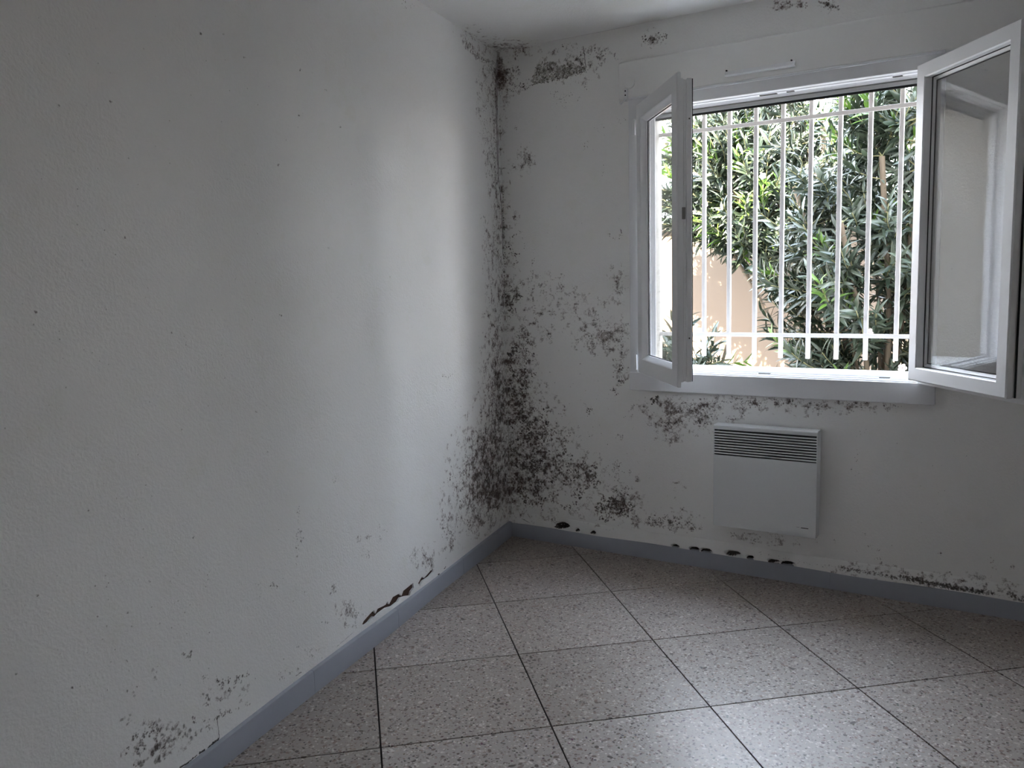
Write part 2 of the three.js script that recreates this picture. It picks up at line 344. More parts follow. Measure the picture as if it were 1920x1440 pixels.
// extra thickness along the corner
for (const [cx, cy, rx, ry, am, br] of [
  [934, 140, 12, 50, 0.75, 0.8], [920, 180, 30, 60, 0.3, 0.3], [928, 260, 20, 90, 0.42, 0.3], [936, 380, 18, 80, 0.5, 0.3], [930, 470, 26, 60, 0.38, 0.2], [938, 560, 22, 60, 0.46, 0.2], [930, 640, 26, 60, 0.5, 0.3], [945, 710, 34, 60, 0.72, 0.5], [935, 790, 40, 70, 0.66, 0.5], [915, 850, 60, 70, 0.6, 0.4], [915, 910, 65, 60, 0.66, 0.5], [935, 925, 40, 40, 0.7, 0.9], [890, 960, 60, 40, 0.4, 0.3],
  [960, 690, 40, 50, 0.6, 0.3], [975, 760, 50, 50, 0.55, 0.4], [1000, 810, 60, 60, 0.55, 0.4], [985, 870, 60, 50, 0.55, 0.5], [970, 920, 40, 40, 0.6, 0.8], [1010, 890, 70, 50, 0.4, 0.3], [955, 560, 30, 50, 0.45, 0.2], [975, 640, 30, 45, 0.45, 0.2], [1100, 890, 40, 34, 0.5, 0.6], [1150, 950, 50, 32, 0.66, 0.7], [1060, 880, 40, 40, 0.3, 0.3], [1030, 960, 60, 20, 0.25, 0.4],
  [1100, 600, 70, 50, 0.2, 0.1], [1130, 630, 44, 30, 0.5, 0.2], [1158, 530, 16, 40, 0.45, 0.1], [1030, 560, 60, 60, 0.16, 0.1], [1165, 680, 12, 40, 0.45, 0.3],
  [1230, 755, 30, 16, 0.5, 0.5], [1300, 775, 70, 30, 0.42, 0.3], [1320, 780, 36, 30, 0.5, 0.3], [1255, 800, 40, 30, 0.36, 0.4], [1420, 755, 90, 18, 0.36, 0.2], [1540, 762, 110, 18, 0.36, 0.2], [1250, 975, 60, 18, 0.48, 0.3],
  [1760, 1092, 110, 18, 0.5, 0.2], [1620, 1070, 60, 14, 0.42, 0.4], [1905, 1118, 40, 16, 0.45, 0.3], [1450, 1010, 80, 14, 0.3, 0.6],
  [300, 1385, 60, 40, 0.20, 0.3], [270, 1400, 50, 40, 0.18, 0.3], [430, 1290, 60, 30, 0.10, 0.2], [650, 1150, 30, 24, 0.3, 0.2], [800, 1045, 30, 24, 0.3, 0.2],
  [1070, 125, 50, 30, 0.5, 0.3], [950, 150, 26, 30, 0.5, 0.4], [1100, 105, 50, 24, 0.3, 0.3], [1228, 72, 24, 18, 0.42, 0.2], [1545, 8, 24, 14, 0.6, 0.7], [1490, 8, 50, 12, 0.36, 0.8], [950, 90, 50, 14, 0.55, 1], [888, 62, 34, 16, 0.34, 0.9], [985, 300, 16, 30, 0.36, 0.2],
]) thick(cx, cy, rx, ry, am, br);
function grow(key) {
  const s = surfaces[key], CELL = 6, X0 = 0, Y0 = 0, nx = 322, ny = 242;
  if (!grow.map) {                                       // thickness of growth on a coarse grid over the photograph
    grow.map = new Float32Array(nx * ny); grow.brown = new Float32Array(nx * ny);
    for (const [cx, cy, rx, ry, am, br] of growth) {
      for (let j = Math.max(0, Math.floor((cy - ry * 2) / CELL)); j <= Math.min(ny - 1, (cy + ry * 2) / CELL); j++) for (let i = Math.max(0, Math.floor((cx - rx * 2) / CELL)); i <= Math.min(nx - 1, (cx + rx * 2) / CELL); i++) {
        const e = Math.exp(-1.6 * (((i * CELL - cx) / rx) ** 2 + ((j * CELL - cy) / ry) ** 2)), d = am * e, k = j * nx + i;
        if (d > grow.map[k]) { grow.brown[k] = grow.brown[k] * 0.5 + br * 0.5; }
        grow.map[k] = 1 - (1 - grow.map[k]) * (1 - d * 0.62);
      }
    }
    grow.n = [noiseGrid(256), noiseGrid(256), noiseGrid(256), noiseGrid(256)];
  }
  const img = s.g.getImageData(0, 0, s.cw, s.ch), px = img.data, [n1, n2, n3, n4] = grow.n, p = V(0, 0, 0);
  const B = 4;                                           // look the thickness up once for each 4 x 4 block
  for (let by = 0; by < s.ch; by += B) for (let bx = 0; bx < s.cw; bx += B) {
    const a = (bx + 2) / s.k, b = (by + 2) / s.k;
    if (key === 'L') p.copy(LD).multiplyScalar(a).setY(H - b); else if (key === 'B') p.set(a, H - b, 0); else p.set(a, H, b);
    const [u, v, dist] = toPixel(p), i = Math.round(u / CELL), j = Math.round(v / CELL);
    if (dist < 0.1 || i < 0 || j < 0 || i >= nx || j >= ny) continue;
    const d = grow.map[j * nx + i];
    if (d < 0.03) continue;
    const br = grow.brown[j * nx + i];
    for (let y = by; y < by + B && y < s.ch; y++) for (let x = bx; x < bx + B && x < s.cw; x++) {
      const mm = 1000 / s.k, X = x * mm, Y = y * mm;     // noise in millimetres
      const f = 0.42 * smoothNoise(n1, 256, X / 24, Y / 24) + 0.33 * smoothNoise(n2, 256, X / 8.5, Y / 8.5) + 0.25 * smoothNoise(n3, 256, X / 3.1, Y / 3.1);
      const spot = Math.min(1, Math.max(0, (f - (0.80 - 0.40 * d)) / 0.12));
      const film = Math.min(1, Math.max(0, (f - (0.62 - 0.46 * d)) / 0.34)) * 0.60;
      const al = Math.min(0.9, film + spot * (0.14 + 0.42 * smoothNoise(n4, 256, X / 9, Y / 9)));
      if (al < 0.02) continue;
      const o = (y * s.cw + x) * 4, t = smoothNoise(n4, 256, X / 30, Y / 30) * 0.6 + br * 0.5;
      px[o] += (56 + 26 * t - px[o]) * al; px[o + 1] += (49 + 9 * t - px[o + 1]) * al; px[o + 2] += (46 + 5 * t - px[o + 2]) * al;
    }
  }
  s.g.putImageData(img, 0, 0);
}
for (const k of 'LBC') grow(k);
for (let i = 0; i < 2; i++) crack([[950, 690], [953, 790], [956, 880], [959, 965]], 3.2, 0.55, '205,203,198');   // bare paper seam down the corner
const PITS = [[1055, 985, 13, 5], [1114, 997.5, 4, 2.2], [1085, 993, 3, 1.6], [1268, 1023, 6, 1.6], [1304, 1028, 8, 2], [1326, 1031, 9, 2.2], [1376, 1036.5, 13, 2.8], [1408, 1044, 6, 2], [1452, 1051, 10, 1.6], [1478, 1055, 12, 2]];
for (const [u, v, ru, rv] of PITS) for (let i = 0; i < 30 + 5 * ru * rv; i++) { const a = rnd() * 6.28, r = Math.sqrt(rnd()); speck(u + Math.cos(a) * r * ru, v + Math.sin(a) * r * rv, rr(1.2, 3), 0.9, [[50, 36, 30], [40, 29, 25]]); }  // broken plaster brown, painted dark to deepen the shade of shallow pits
const skinTexture = {};
for (const k of 'LBC') skinTexture[k] = textureOf(surfaces[k].canvas, true, THREE.MirroredRepeatWrapping);
function paintMaterial(k) {
  const b = STIPPLE.clone(), s = surfaces[k];
  b.repeat.set(s.w / 0.4, s.h / 0.4);
  return mat({ map: skinTexture[k], bumpMap: b, bumpScale: 0.0009, roughness: 0.62 });
}
const M = {
  wallL: paintMaterial('L'), wallB: paintMaterial('B'), ceiling: paintMaterial('C'),
  plainWall: mat({ color: 0xd2d0cc, roughness: 0.7 }),
  casing: mat({ color: 0xeeedeb, roughness: 0.6 }),
  plasterBulge: null,
  masonry: mat({ color: 0x453027, roughness: 1 }),
  stucco: mat({ color: 0xaaa59c, roughness: 0.95 }),
  pvc: mat({ color: 0xe9e9ea, roughness: 0.34 }),
  frame: mat({ color: 0xe6e6e8, roughness: 0.38 }),
  gasket: mat({ color: 0x17181a, roughness: 0.7 }),
  metal: mat({ color: 0x55524e, roughness: 0.45, metalness: 0.7 }),
  steel: mat({ color: 0x5a5b5c, roughness: 0.6, metalness: 0.3 }),
  latch: mat({ color: 0x7d7a77, roughness: 0.5, metalness: 0.4 }),
  skirting: mat({ color: 0x9c9fa8, roughness: 0.42 }),
  grout: mat({ color: 0x2e2926, roughness: 0.95 }),
  heater: mat({ color: 0xe2e4e5, roughness: 0.42 }),
  dark: mat({ color: 0x0d0c0c, roughness: 0.8 }),
  bar: mat({ color: 0xdcd8d6, roughness: 0.45 }),
  shutter: mat({ color: 0xb9b9ba, roughness: 0.5 }),
  sill: mat({ color: 0xdad8d4, roughness: 0.7 }),
  gardenWall: mat({ color: 0x7f7063, roughness: 0.95 }),
  cap: mat({ color: 0x7d766e, roughness: 0.95 }),
  added_terrace: mat({ color: 0xc4c3c0, roughness: 0.9 }),
  soil: mat({ color: 0xcdc5b9, roughness: 1 }),
  glass: new THREE.MeshPhysicalMaterial({ color: 0xffffff, roughness: 0.02, transmission: 1, thickness: 0, ior: 1.5, side: THREE.DoubleSide }),
};

// ---------------------------------------------------------------- structure: walls, ceiling, floor
function setUV(geometry, fn) {
  const p = geometry.attributes.position, uv = new Float32Array(p.count * 2);
  for (let i = 0; i < p.count; i++) { const q = fn(p.getX(i), p.getY(i), p.getZ(i)); uv[2 * i] = q[0]; uv[2 * i + 1] = q[1]; }
  geometry.setAttribute('uv', new THREE.BufferAttribute(uv, 2));
  return geometry;
}
const SKIN = 0.007;
const rectHole = (x0, x1, y0, y1) => { const h = new THREE.Path(); h.moveTo(x0, y0); h.lineTo(x0, y1); h.lineTo(x1, y1); h.lineTo(x1, y0); h.closePath(); return h; };
const rectShape = (x0, x1, y0, y1) => { const h = new THREE.Shape(); h.moveTo(x0, y0); h.lineTo(x1, y0); h.lineTo(x1, y1); h.lineTo(x0, y1); h.closePath(); return h; };
function pathOf(pts) { const h = new THREE.Path(); pts.forEach(([x, y], i) => (i ? h.lineTo(x, y) : h.moveTo(x, y))); h.closePath(); return h; }
{
  const g = group('wall_left', { kind: 'structure', label: 'white plastered wall with black mould and broken plaster above its skirting', category: 'wall' });
  g.rotation.y = A - Math.PI / 2;                       // local x runs along the wall, local -z... see below
  // local axes: x along the wall away from the corner, z out of the room
  const shape = rectShape(0, SL, 0, H);
  const f = zoomed(560, 960, 4.571), holes = [
    f([[545, 1040], [560, 1008], [580, 985], [615, 945], [650, 912], [662, 940], [680, 900], [735, 872], [750, 862], [763, 835], [778, 858], [810, 798], [865, 766], [885, 783], [900, 742], [985, 672], [990, 712], [965, 742], [955, 778], [920, 784], [870, 800], [850, 834], [800, 874], [750, 890], [690, 936], [660, 968], [640, 964], [600, 1014], [575, 1034]]),
    f([[1028, 672], [1060, 617], [1078, 628], [1152, 545], [1157, 572], [1120, 614], [1062, 654], [1040, 698]]),
  ];
  for (const h of holes) shape.holes.push(pathOf(h.map(([u, v]) => { const q = hit(u, v); return [q[1], 0.0800 + (q[2] - 0.05) * 1.05]; })));
  const skin = new THREE.ExtrudeGeometry(shape, { depth: SKIN, bevelEnabled: false });
  setUV(skin, (x, y) => [x / surfaces.L.w, y / H]);
  mesh('plaster', skin, M.wallL, g);
  mesh('masonry', box(-0.3, SL + 0.3, -0.1, H + 0.2, SKIN, 0.24), M.masonry, g);
}
{
  const g = group('wall_back', { kind: 'structure', label: 'white plastered window wall speckled with black mould', category: 'wall' });
  const shape = rectShape(0, ROOM_X, 0.1262, H);
  shape.holes.push(rectHole(FX0 + 0.02, FX1 - 0.02, FY0 + 0.02, FY1 - 0.02));
  const skin = new THREE.ExtrudeGeometry(shape, { depth: SKIN, bevelEnabled: false }).translate(0, 0, -SKIN);
  setUV(skin, (x, y) => [x / surfaces.B.w, y / H]);
  mesh('plaster', skin, M.wallB, g);
  const core = rectShape(-0.4, ROOM_X + 0.3, -0.1, H + 0.2);
  core.holes.push(rectHole(RX0, RX1, FY0 + 0.05, FY1 - 0.005));
  mesh('masonry', new THREE.ExtrudeGeometry(core, { depth: -REVEAL - SKIN - 0.03, bevelEnabled: false }).translate(0, 0, REVEAL + 0.02), M.stucco, g);
  const inner = rectShape(-0.02, ROOM_X, -0.1, H);
  inner.holes.push(rectHole(FX0 + 0.02, FX1 - 0.02, FY0 + 0.02, FY1 - 0.02));
  mesh('masonry', new THREE.ExtrudeGeometry(inner, { depth: 0.0095, bevelEnabled: false }).translate(0, 0, -SKIN - 0.0098), M.masonry, g);
  const render_ = rectShape(-5, ROOM_X + 3, -0.3, 4.05);
  render_.holes.push(rectHole(RX0, RX1, FY0 + 0.05, FY1 - 0.005));
  mesh('outer_render', new THREE.ExtrudeGeometry(render_, { depth: 0.02, bevelEnabled: false }).translate(0, 0, REVEAL), M.stucco, g);
  // rounded plaster bulge just above the skirting, with pits where it has broken away
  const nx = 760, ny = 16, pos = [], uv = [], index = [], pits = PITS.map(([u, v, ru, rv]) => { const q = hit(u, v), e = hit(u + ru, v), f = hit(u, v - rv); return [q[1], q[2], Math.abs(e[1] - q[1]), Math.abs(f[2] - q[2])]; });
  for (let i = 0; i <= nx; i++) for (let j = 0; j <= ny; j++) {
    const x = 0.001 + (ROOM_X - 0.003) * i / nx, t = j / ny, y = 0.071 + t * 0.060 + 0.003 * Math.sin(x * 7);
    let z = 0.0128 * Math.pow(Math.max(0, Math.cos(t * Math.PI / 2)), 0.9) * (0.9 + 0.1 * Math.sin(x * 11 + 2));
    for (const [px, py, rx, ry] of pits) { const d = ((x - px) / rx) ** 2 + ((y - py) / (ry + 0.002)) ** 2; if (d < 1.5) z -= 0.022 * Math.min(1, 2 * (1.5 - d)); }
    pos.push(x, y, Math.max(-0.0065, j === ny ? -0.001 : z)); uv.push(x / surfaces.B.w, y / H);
    if (i < nx && j < ny) { const a = i * (ny + 1) + j; index.push(a, a + ny + 1, a + 1, a + 1, a + ny + 1, a + ny + 2); }
  }
  const smooth = new THREE.BufferGeometry();
  smooth.setAttribute('position', new THREE.Float32BufferAttribute(pos, 3)); smooth.setAttribute('uv', new THREE.Float32BufferAttribute(uv, 2)); smooth.setIndex(index); smooth.computeVertexNormals();
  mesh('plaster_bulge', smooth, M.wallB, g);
}
{
  const g = group('ceiling', { kind: 'structure', label: 'white painted ceiling with brown stain in its corner', category: 'ceiling' });
  const geo = box(-0.3, ROOM_X + 0.2, H, H + 0.12, -0.2, ROOM_Z + 0.2);
  setUV(geo, (x, y, z) => [x / surfaces.C.w, 1 - z / surfaces.C.h]);
  mesh('ceiling_slab', geo, M.ceiling, g);
}
mesh('wall_right', box(ROOM_X, ROOM_X + 0.2, -0.1, H + 0.1, -0.02, ROOM_Z + 0.2), M.plainWall, scene).userData = { kind: 'structure', label: 'plain white wall to the right of the window wall', category: 'wall' };
{
  // wall behind the photographer, with an unseen doorway added to let in fill daylight
  const shape = rectShape(0.6, ROOM_X + 0.2, -0.1, H + 0.1);
  shape.holes.push(rectHole(FILL_DOOR[0], FILL_DOOR[1], -0.02, FILL_DOOR[2]));
  mesh('wall_front', new THREE.ExtrudeGeometry(shape, { depth: 0.2, bevelEnabled: false }).translate(0, 0, ROOM_Z), M.plainWall, scene).userData = { kind: 'structure', label: 'plain white wall opposite the window, with an unseen doorway added for fill daylight', category: 'wall' };
  const d = group('door_1', { kind: 'structure', label: 'white frame of an unseen doorway added for fill daylight', category: 'door' });
  for (const x of [FILL_DOOR[0], FILL_DOOR[1] - 0.05]) mesh('added_door_jamb', box(x, x + 0.05, -0.005, FILL_DOOR[2], ROOM_Z + 0.04, ROOM_Z + 0.12), M.frame, d);
  mesh('added_door_head', box(FILL_DOOR[0] + 0.05, FILL_DOOR[1] - 0.05, FILL_DOOR[2] - 0.05, FILL_DOOR[2], ROOM_Z + 0.04, ROOM_Z + 0.12), M.frame, d);
  const leaf = new THREE.Group(); leaf.name = 'added_door_leaf'; leaf.position.set(FILL_DOOR[0] + 0.052, 0, ROOM_Z + 0.12); leaf.rotation.y = -FILL_DOOR_TURN; d.add(leaf);
  mesh('added_door_panel', rbox(0, 0.796, 0.004, FILL_DOOR[2] - 0.055, 0, 0.04, 0.003), M.pvc, leaf);
  mesh('handle', rbox(0.64, 0.76, 1.02, 1.04, -0.05, -0.03, 0.006), M.metal, leaf);
  mesh('added_terrace', box(-12, 14, -0.25, -0.06, ROOM_Z + 0.2, 18), M.added_terrace, scene).userData = { kind: 'structure', label: 'pale unseen paving added outside the doorway to feed the fill daylight', category: 'added_terrace' };  // unseen pale paving added to bounce daylight through the doorway
}
mesh('upper_storey', box(-5, ROOM_X + 3, H + 0.14, 4.05, REVEAL + 0.02, ROOM_Z + 3.2), M.stucco, scene).userData = { kind: 'structure', label: 'unseen upper floor of the rendered house, sized to shade the garden and the added doorway', category: 'house' };  // out of view; height and rear overhang shaped to block sun and sky

// terrazzo tiles, 0.5 m, laid diagonally
function terrazzo() {
  const N = 1024, c = canvasOf(N, N), g = c.getContext('2d');
  g.fillStyle = 'rgb(168,161,156)'; g.fillRect(0, 0, N, N);
  const tones = [[196, 190, 184], [184, 177, 171], [206, 202, 198], [150, 141, 134], [132, 121, 114], [112, 98, 90], [158, 143, 133], [88, 78, 74], [176, 165, 155], [140, 120, 110]];
  const chip = (x, y, r, col) => {
    g.fillStyle = `rgb(${col})`;
    const t = rnd() * 6.28, as = rr(1, 1.8), n = 5 + Math.floor(rnd() * 3), q = [];
    for (let i = 0; i < n; i++) q.push([i / n * 6.28, rr(0.65, 1.2)]);
    for (const dx of x < 20 ? [0, N] : x > N - 20 ? [0, -N] : [0]) for (const dy of y < 20 ? [0, N] : y > N - 20 ? [0, -N] : [0]) {
      g.beginPath();
      for (const [a, k] of q) { const px = Math.cos(a) * r * k * as, py = Math.sin(a) * r * k; g.lineTo(x + dx + px * Math.cos(t) - py * Math.sin(t), y + dy + px * Math.sin(t) + py * Math.cos(t)); }
      g.closePath(); g.fill();
    }
  };
  for (let i = 0; i < 15000; i++) { const r = rnd(); chip(rnd() * N, rnd() * N, 1 + 3.6 * r * r, tones[Math.floor(rnd() * tones.length)]); }
  for (let i = 0; i < 2600; i++) chip(rnd() * N, rnd() * N, rr(1.4, 4), rnd() < 0.55 ? [78 + rr(-14, 20), 66 + rr(-14, 16), 62 + rr(-14, 16)].map(Math.round) : [212, 208, 204]);
  for (let i = 0; i < 500; i++) chip(rnd() * N, rnd() * N, rr(4, 7), tones[Math.floor(rnd() * tones.length)]);
  return textureOf(c, true, THREE.RepeatWrapping);
}
{
  const tex = terrazzo();
  const tileMats = [0xf4efea, 0xe9e4df, 0xfdf9f6].map((color) => mat({ map: tex, color, roughness: 0.36 }));
  const g = group('floor', { kind: 'structure', label: 'speckled grey terrazzo tile floor laid diagonally', category: 'floor' });
  mesh('grout', box(-0.3, ROOM_X + 0.2, -0.12, -0.0045, -0.2, ROOM_Z + 0.2), M.grout, g);
  const th = -0.75935, ox = -0.25499, oz = 0.80387, S = 0.5, GAP = 0.0026;
  const U = [Math.cos(th), Math.sin(th)], W = [-Math.sin(th), Math.cos(th)];
  const e = 0.004;
  const room = [[LD.x * e + LN.x * e, e], [ROOM_X - e, e], [ROOM_X - e, ROOM_Z - e], [LD.x * SL + LN.x * e, ROOM_Z - e]];
  const clip = (poly) => {
    for (let i = 0; i < 4; i++) {
      const [ax, az] = room[i], [bx, bz] = room[(i + 1) % 4], side = ([x, z]) => (bx - ax) * (z - az) - (bz - az) * (x - ax), out = [];
      for (let k = 0; k < poly.length; k++) {
        const p = poly[k], q = poly[(k + 1) % poly.length], sp = side(p), sq = side(q);
        if (sp >= 0) out.push(p);
        if (sp * sq < 0) { const t = sp / (sp - sq); out.push([p[0] + (q[0] - p[0]) * t, p[1] + (q[1] - p[1]) * t]); }
      }
      poly = out;
      if (poly.length < 3) return [];
    }
    return poly;
  };
  let n = 0;
  for (let i = -14; i < 14; i++) for (let j = -14; j < 14; j++) {
    const at = (a, b) => [ox + a * U[0] + b * W[0], oz + a * U[1] + b * W[1]];
    const a0 = i * S + GAP, a1 = (i + 1) * S - GAP, b0 = j * S + GAP, b1 = (j + 1) * S - GAP;
    const poly = clip([at(a0, b0), at(a1, b0), at(a1, b1), at(a0, b1)]);
    let area = 0;
    for (let k = 0; k < poly.length; k++) { const [x, z] = poly[k], [x2, z2] = poly[(k + 1) % poly.length]; area += (x * z2 - x2 * z) / 2; }
    if (Math.abs(area) < 2e-4) continue;
    const shape = new THREE.Shape(poly.map(([x, z]) => new THREE.Vector2(x, -z)));
    const geo = new THREE.ExtrudeGeometry(shape, { depth: 0.01, bevelEnabled: false }).rotateX(-Math.PI / 2).translate(0, -0.01, 0);
    const du = rnd(), dv = rnd(), turn = Math.floor(rnd() * 4) * Math.PI / 2, cs = Math.cos(turn + th), sn = Math.sin(turn + th);
    setUV(geo, (x, y, z) => [x * cs + z * sn + du, -x * sn + z * cs + dv]);
    mesh(n ? 'floor_tile_' + String(n).padStart(3, '0') : 'floor_tile', geo, tileMats[Math.floor(rnd() * 3)], g);
    n++;
  }
}

// skirting: painted tile plinths, slightly wavy along the left wall
{
  const BH = 0.0746, BT = 0.012;
  const profile = [[0, 0], [BT, 0], [BT, BH - 0.006], [BT - 0.002, BH - 0.002], [BT - 0.006, BH], [0, BH + 0.001]];
  const length = (x0, x1, wave) => {                     // swept along local x, profile in (out of wall, up)
    const n = Math.max(2, Math.round((x1 - x0) / 0.03)), pos = [], index = [], k = profile.length;
    for (let i = 0; i <= n; i++) { const x = x0 + (x1 - x0) * i / n, w = wave(x); for (const [d, y] of profile) pos.push(x, y + (y > 0.03 ? w[1] : 0), -(d > 0 ? d + w[0] : -0.001)); }
    for (let i = 0; i < n; i++) for (let j = 0; j < k; j++) { const a = i * k + j, b = i * k + (j + 1) % k, c = a + k, d = b + k; index.push(a, b, c, b, d, c); }
    for (let j = 1; j + 1 < k; j++) { index.push(0, j, j + 1); index.push(n * k, n * k + j + 1, n * k + j); }
    const g = new THREE.BufferGeometry();
    g.setAttribute('position', new THREE.Float32BufferAttribute(pos, 3)); g.setIndex(index);
    return toCreasedNormals(g, 0.5);
  };
  const left = group('baseboard_left', { kind: 'structure', label: 'grey painted skirting at the foot of the left wall', category: 'skirting' });
  left.rotation.y = A - Math.PI / 2;
  const wave = (x) => [0.005 * Math.sin(x * 5.2 + 0.6) * Math.exp(-Math.pow(x - 1.0, 2) * 1.2) + 0.003, 0.003 * Math.sin(x * 4 + 1)];
  const cuts = [0.012, 0.62, 1.24, 1.795, 2.42, 3.0, 3.6, 4.2, SL];
  for (let i = 0; i + 1 < cuts.length; i++) mesh(i ? 'plinth_tile_' + String(i).padStart(3, '0') : 'plinth_tile', length(cuts[i] + 0.0006, cuts[i + 1] - 0.0006, wave), M.skirting, left);
  const back = group('baseboard_back', { kind: 'structure', label: 'grey painted skirting below the window wall', category: 'skirting' });
  back.rotation.y = Math.PI; back.scale.x = 1;
  back.position.set(ROOM_X, 0, 0);
  const cuts2 = [0, 0.55, 1.15, 1.75, 2.35, 2.95, ROOM_X - 0.012];
  for (let i = 0; i + 1 < cuts2.length; i++) mesh(i ? 'plinth_tile_' + String(i).padStart(3, '0') : 'plinth_tile', length(cuts2[i] + 0.0003, cuts2[i + 1] - 0.0003, (x) => [0.002, 0.0015 * Math.sin(x * 3.3)]), M.skirting, back);
}

// ---------------------------------------------------------------- the window
// four mitred members of one profile round a rectangle; profile points are (inset from the outer edge, z)
function mitred(x0, x1, y0, y1, profile) {
  const corner = [[x0, y0, 1, 1], [x1, y0, -1, 1], [x1, y1, -1, -1], [x0, y1, 1, -1]], n = profile.length, out = [];
  for (let s = 0; s < 4; s++) {
    const a = corner[s], b = corner[(s + 1) % 4], pos = [];
    const P = (c, i) => [c[0] + c[2] * profile[i][0], c[1] + c[3] * profile[i][1 + 0] * 0 + c[3] * profile[i][0], profile[i][1]];
    for (let i = 0; i < n; i++) { const j = (i + 1) % n; pos.push(...P(a, i), ...P(b, i), ...P(a, j), ...P(b, i), ...P(b, j), ...P(a, j)); }
    const tri = THREE.ShapeUtils.triangulateShape(profile.map(([d, z]) => new THREE.Vector2(d, z)), []);
    for (const [i, j, k] of tri) pos.push(...P(a, i), ...P(a, j), ...P(a, k), ...P(b, i), ...P(b, k), ...P(b, j));
    const g = new THREE.BufferGeometry();
    g.setAttribute('position', new THREE.Float32BufferAttribute(pos, 3));
    g.computeVertexNormals();
    out.push(g);
  }
  return out;                                           // bottom, right, top, left
}
{
  const w = group('window_1', { kind: 'structure', label: 'white window frame set in the mouldy wall', category: 'window' }, [0, 0, 0]);
  const prof = [[0, 0.012], [0.002, 0.014], [0.048, 0.014], [0.050, 0.012], [0.050, -0.012], [0.054, -0.014], [0.054, -0.040], [0.060, -0.044], [0.066, -0.046], [0.066, -0.075], [0.030, -0.075], [0.030, -0.0005], [0, -0.0005]];
  const [, right, top, left] = mitred(FX0, FX1, 0.842, FY1, prof);
  mesh('frame_stile', left, M.frame, w); mesh('frame_stile', right, M.frame, w); mesh('frame_head', top, M.frame, w);
  const [bottom] = mitred(FX0, FX1, 0.842, FY1, [[0, 0.012], [0.002, 0.014], [0.044, 0.014], [0.047, 0.011], [0.047, -0.002], [0.052, -0.006], [0.052, -0.026], [0.049, -0.030], [0.049, -0.05], [0.056, -0.054], [0.056, -0.075], [0.030, -0.075], [0.030, -0.0005], [0, -0.0005]]);
  mesh('frame_sill_rail', bottom, M.frame, w);
  mesh('sill_fascia', rbox(FX0 - 0.002, FX1 + 0.002, FY0 - 0.004, 0.8835, -0.002, 0.0225, 0.004), M.frame, w);
  mesh('gasket', box(FX0 + 0.052, FX1 - 0.052, FY1 - 0.0668, FY1 - 0.0655, -0.072, -0.047), M.gasket, w);
  // strike plates on head and sill
  for (const [x, y, z, l] of [[1.31, FY1 - 0.0545, -0.028, 0.07], [1.40, FY1 - 0.0545, -0.028, 0.03], [1.80, FY1 - 0.0545, -0.028, 0.035], [1.31, 0.8948, -0.016, 0.05], [1.785, 0.8948, -0.016, 0.04]])
    mesh('strike_plate', box(x - l / 2, x + l / 2, y - 0.002, y + 0.002, z - 0.008, z + 0.008), M.metal, w);
  // hinge knuckles on the frame
  for (const [x, y] of [[HXL - 0.012, 0.93], [HXL - 0.012, 1.98], [HXR + 0.012, 0.93], [HXR + 0.012, 1.98]]) mesh('hinge', new THREE.CylinderGeometry(0.006, 0.006, 0.07, 12).translate(x, y, PZ - 0.002), M.pvc, w);
  // outside sill
  mesh('outer_sill', box(RX0 + 0.001, RX1 - 0.001, 0.854, 0.882, REVEAL - 0.04, -0.074), M.sill, w);
}
function sash(name, label, sign, hx, turn) {
  const g = group(name, { label, category: 'window' }, [hx, SY0, PZ]);
  g.rotation.y = turn;
  const h = SY1 - SY0, x0 = sign > 0 ? 0 : -SW, x1 = sign > 0 ? SW : 0;
  const prof = [[0, -0.003], [0.003, 0], [0.064, 0], [0.068, -0.003], [0.084, -0.022], [0.084, -0.030], [0.070, -0.0385], [0.070, -0.064], [0.066, -0.068], [0.022, -0.068], [0.018, -0.064], [0.018, -0.046], [0.022, -0.043], [0.022, -0.034], [0.018, -0.031], [0.018, -0.016], [0, -0.016]];
  const [bottom, right, top, left] = mitred(x0, x1, 0, h, prof);
  mesh('sash_rail', bottom, M.pvc, g); mesh('sash_rail', top, M.pvc, g);
  mesh('sash_stile', left, M.pvc, g); mesh('sash_stile', right, M.pvc, g);
  mesh('glass_pane', box(x0 + 0.074, x1 - 0.074, 0.074, h - 0.074, -0.0365, -0.0325), M.glass, g);
  const gk = mitred(x0 + 0.0835, x1 - 0.0835, 0.0835, h - 0.0835, [[0, -0.0285], [0.003, -0.0285], [0.003, -0.0322], [0, -0.0322]]);
  mesh('gasket', mergeGeometries(gk), M.gasket, g);
  const gk2 = mitred(x0 + 0.0695, x1 - 0.0695, 0.0695, h - 0.0695, [[0, -0.0368], [0.003, -0.0368], [0.003, -0.0400], [0, -0.0400]]);
  mesh('gasket', mergeGeometries(gk2), M.gasket, g);
  return [g, x0, x1, h];
}
